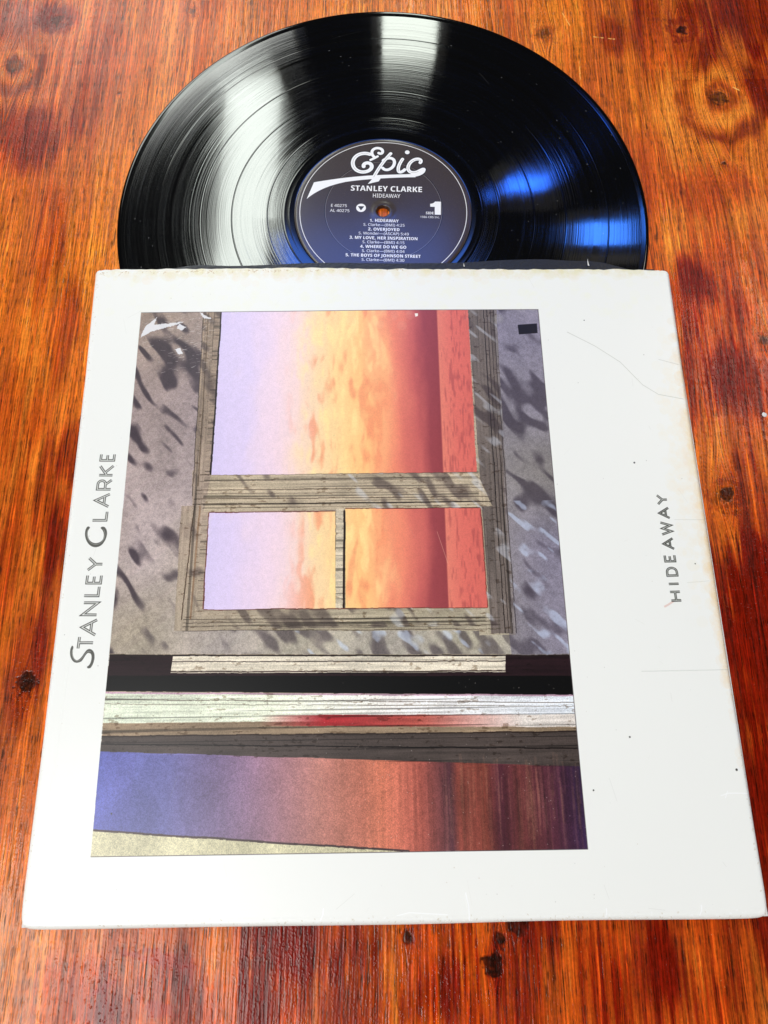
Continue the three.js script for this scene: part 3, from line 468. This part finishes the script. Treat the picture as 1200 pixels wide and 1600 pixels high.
  const letter = (ch, x, y, rot, hw, hh, lw, ink, slot) => {
    g.save(); g.translate(x, y); g.rotate(rot); g.lineCap = 'butt'; g.lineJoin = 'miter';
    const path = () => { g.beginPath(); const L = GL[ch];
      if (L === 'D') { g.moveTo(-hw * .8, -hh); g.lineTo(-hw * .8, hh); g.lineTo(-hw * .1, hh); g.bezierCurveTo(hw * 1.2, hh, hw * 1.2, -hh, -hw * .1, -hh); g.closePath(); }
      else if (L === 'R') { g.moveTo(-hw * .75, hh); g.lineTo(-hw * .75, -hh); g.lineTo(hw * .1, -hh); g.bezierCurveTo(hw * .95, -hh, hw * .95, hh * .15, hw * .1, hh * .15); g.lineTo(-hw * .75, hh * .15); g.moveTo(hw * .1, hh * .15); g.lineTo(hw * .85, hh); }
      else for (const s of L) for (let i = 0; i < s.length; i += 2) i ? g.lineTo(s[i] * hw, s[i + 1] * hh) : g.moveTo(s[i] * hw, s[i + 1] * hh); };
    g.strokeStyle = ink; g.lineWidth = lw; path(); g.stroke();
    if (slot) { g.strokeStyle = '#e6e7e1'; g.lineWidth = slot; path(); g.stroke(); }
    g.restore();
  };
  const ink = '#45453f';
  const first = [['T', -142.4, 41.4, 2.6], ['A', -141.7, 34.3, 3.5], ['N', -142.1, 25.6, 3.0], ['L', -142.3, 17.4, 2.9], ['E', -141.8, 11.6, 2.5], ['Y', -141.9, 4.1, 3.1], ['L', -142.3, -19.8, 2.9], ['A', -141.9, -28.0, 3.2], ['R', -141.7, -36.0, 3.0], ['K', -141.5, -43.4, 3.0], ['E', -141.6, -50.6, 2.2]];
  for (const [ch, x, y, w] of first) letter(ch, x, y, -Math.PI / 2 + .02, w, 3.35, 1.25, ink, .42);
  const second = [['H', 136.4, 23.4, 2.3], ['I', 136.3, 17.5, 2.3], ['D', 136.2, 11.7, 2.2], ['E', 136.1, 5.1, 2.0], ['A', 136.4, -2.2, 2.6], ['W', 136.2, -9.9, 2.5], ['A', 136.3, -17.7, 2.6], ['Y', 136.2, -24.6, 2.4]];
  for (const [ch, x, y, w] of second) letter(ch, x, y, -Math.PI / 2 - .02, w, 2.35, 1.1, '#34362f', ch === 'A' ? .16 : .26);
  // the two swash initials
  g.fillStyle = '#60605a';
  const swash = (x, y, f) => { g.save(); g.translate(x, y); g.rotate(-Math.PI / 2); f(); g.restore(); };
  swash(-143.2, 48.3, () => { g.lineCap = 'round'; g.strokeStyle = '#5b5b55'; for (const [w, o] of [[1.1, 0], [.9, .5], [.8, -.45]]) { g.lineWidth = w; g.beginPath(); g.moveTo(4.6 + o, -5.4); g.bezierCurveTo(1.6, -6.2 - o, -3.0, -4.0, -1.2, -1.2 + o); g.bezierCurveTo(.4, .9, 4.2 + o, 1.2, 2.8 + o, 3.6); g.bezierCurveTo(1.6, 5.6 + o, -3.2, 5.0, -4.2, 3.4 + o); g.stroke(); } g.lineWidth = .14; g.strokeStyle = '#d8d8d2'; g.beginPath(); g.moveTo(3.8, -5.2); g.bezierCurveTo(1.4, -5.6, -2.6, -3.8, -1.0, -1.2); g.bezierCurveTo(.4, .9, 4, 1.2, 2.7, 3.5); g.stroke(); });
  swash(-142.8, -9.5, () => { g.lineCap = 'round'; g.strokeStyle = '#5b5b55'; for (const [w, o] of [[1.2, 0], [.9, .55], [1.0, -.5]]) { g.lineWidth = w; g.beginPath(); g.moveTo(4.6, -4.6 + o * .6); g.bezierCurveTo(1.6, -6.6, -4.8 + o, -3.8, -4.2 + o, .6); g.bezierCurveTo(-3.6 + o, 4.6, 2.2, 5.4 + o * .6, 4.4, 2.6 + o); g.stroke(); } g.lineWidth = .14; g.strokeStyle = '#d8d8d2'; g.beginPath(); g.moveTo(3.6, -4.6); g.bezierCurveTo(1.2, -6, -4.4, -3.4, -3.9, .6); g.bezierCurveTo(-3.4, 4, 1.4, 5, 3.6, 3); g.stroke(); });
}
{ // relief of the cover: paper tooth, creases and dents
  const g = bg; g.fillStyle = '#808080'; g.fillRect(C0, C0, CW, CW);
  for (let i = 0; i < 90000; i++) { const v = 128 + (rnd() - .5) * 26 | 0; g.fillStyle = `rgb(${v},${v},${v})`; const q = .3 + .5 * rnd(); g.fillRect(C0 + CW * rnd(), C0 + CW * rnd(), q, q); }
  const cr = (pts, w, c, a) => { g.globalAlpha = a; g.strokeStyle = c; g.lineWidth = w; g.lineJoin = 'round'; g.beginPath(); g.moveTo(pts[0], pts[1]); for (let i = 2; i < pts.length; i += 2) g.lineTo(pts[i], pts[i + 1]); g.stroke(); g.globalAlpha = 1; };
  const both = (pts, w) => { cr(pts, w * 3, '#6a6a6a', .5); cr(pts, w, '#f0f0f0', .8); };
  both([97.1, -118.5, 111.3, -109.9, 123.8, -100.3, 134.0, -87.2, 141.7, -81.7, 154.6, -79.0], .5);
  both([115.8, 57.9, 158.4, 57.7], .5); both([140.9, -14.3, 156.0, -14.1], .4); both([144.5, 111.5, 148.0, 110.5, 159.2, 110.9], .5); both([144.3, -101.9, 154.7, -98.8], .4);
  for (const [a, b, c, d] of [[-94.5, 152.0, -97.0, 157.2], [-72.6, 153.5, -71.1, 157.0], [30.2, 147.7, 31.3, 158.5], [89.2, 154.5, 88.3, 158.3], [129.8, 153.9, 128.4, 157.9]]) both([a, b, c, d], .6);
  both([-151.2, 141.6, -151.0, 121.8, -149.4, 40.1], 1); both([-153.3, 155.9, -58.2, 156.7, 22.3, 156.4, 154.4, 155.4], .8);
}

// ------------------------------------------------------------------ the cardboard cover
{
  const cover = new THREE.Group(); cover.name = 'album_cover';
  tag(cover, 'white cardboard album cover printed with a sunset window picture', 'album cover');
  scene.add(cover);
  const m = new THREE.MeshPhysicalMaterial({ map: canvasTex(cc, true), bumpMap: canvasTex(bc), bumpScale: .00008, roughness: .36, specularIntensity: .8 });
  const uvOf = q => [(q[0] * 1000 - C0) / CW, 1 - (q[2] * 1000 - C0) / CW];
  const A = [-.1598, -.1603], B = [.1576, -.1568], Cc = [.1589, .1597], D = [-.1582, .1597];
  const grade = (n, e) => { const a = []; for (let i = 0; i <= 10; i++) a.push(e * (i / 10) ** 1.6); for (let i = 1; i < n; i++) a.push(mix(e, 1 - e, i / n)); for (let i = 10; i >= 0; i--) a.push(1 - e * (i / 10) ** 1.6); return a; };
  const cols = grade(110, .02), rows = grade(110, .02), W = .3145, rr = .0024;
  const at = (s, t) => {
    let [x, z] = lin(A, B, Cc, D, s, t);
    const side = Math.min(s, 1 - s) * W, foot = (1 - t) * W, head = t * W;
    // mouth: worn, a little ragged, softened corners
    const rag = .0003 * n2(x * 1400, 1, 80) + .0002 * n2(x * 180, 2, 81) + .0008 * n2(x * 24, 3, 82);
    z += rag * Math.exp(-head / .0008) + .0022 * Math.exp(-side / .0016) * Math.exp(-head / .003);
    const corner = Math.exp(-side / .0024) * Math.exp(-foot / .0024); z -= .0022 * corner; x += (s < .5 ? 1 : -1) * .0022 * corner;
    x += (s < .5 ? 1 : -1) * .0011 * Math.sin(Math.PI * t) * Math.exp(-side / .05);
    x += .0004 * n2(z * 14, s < .5 ? 5 : 9, 83) * Math.exp(-side / .002); z += .0004 * n2(x * 14, 7, 84) * Math.exp(-foot / .002);
    const d = Math.min(side, foot), k = d < rr ? Math.sqrt(Math.max(0, 1 - (1 - d / rr) ** 2)) : 1;
    const belly = .0014 * (1 - Math.exp(-side / .035)) * (.35 + .65 * Math.exp(-head / .14)) + .0003 * n2(x * 14, z * 14, 85);
    return [x, .0005 + k * (.0021 + belly), z];
  };
  const front = new THREE.Mesh(sheet(cols, rows, at, .00045, uvOf), m); front.name = 'front_panel'; cover.add(front);
  front.userData.label = 'white front panel with sunset picture and sideways lettering';
  const card = new THREE.MeshStandardMaterial({ color: new THREE.Color().setRGB(.74, .73, .69), roughness: .7 });
  const back = new THREE.Mesh(sheet(even(20), even(20), (s, t) => { const [x, z] = lin(A, B, Cc, D, s, t); return [x * .997, .00045, z * .997]; }, .0004, uvOf), card); back.name = 'back_panel'; cover.add(back);
  for (const [x, z, L, w] of [[112.6, -161.6, 4.6, .5], [43.9, -160.9, 2.4, .35]]) {   // slivers of torn card standing at the mouth
    const g = new THREE.ConeGeometry(w / 1000, L / 1000, 6, 3), p = g.attributes.position;
    for (let i = 0; i < p.count; i++) { p.setX(i, p.getX(i) + .0002 * n2(p.getY(i) * 900, L, 86)); p.setZ(i, p.getZ(i) * .3); }
    g.computeVertexNormals(); g.rotateX(-Math.PI / 2);
    const o = new THREE.Mesh(g, card); o.name = 'torn_sliver'; o.position.set(x / 1000, .0036, z / 1000); cover.add(o);
  }
  shade(cover);
}
renderer.render(scene, camera);
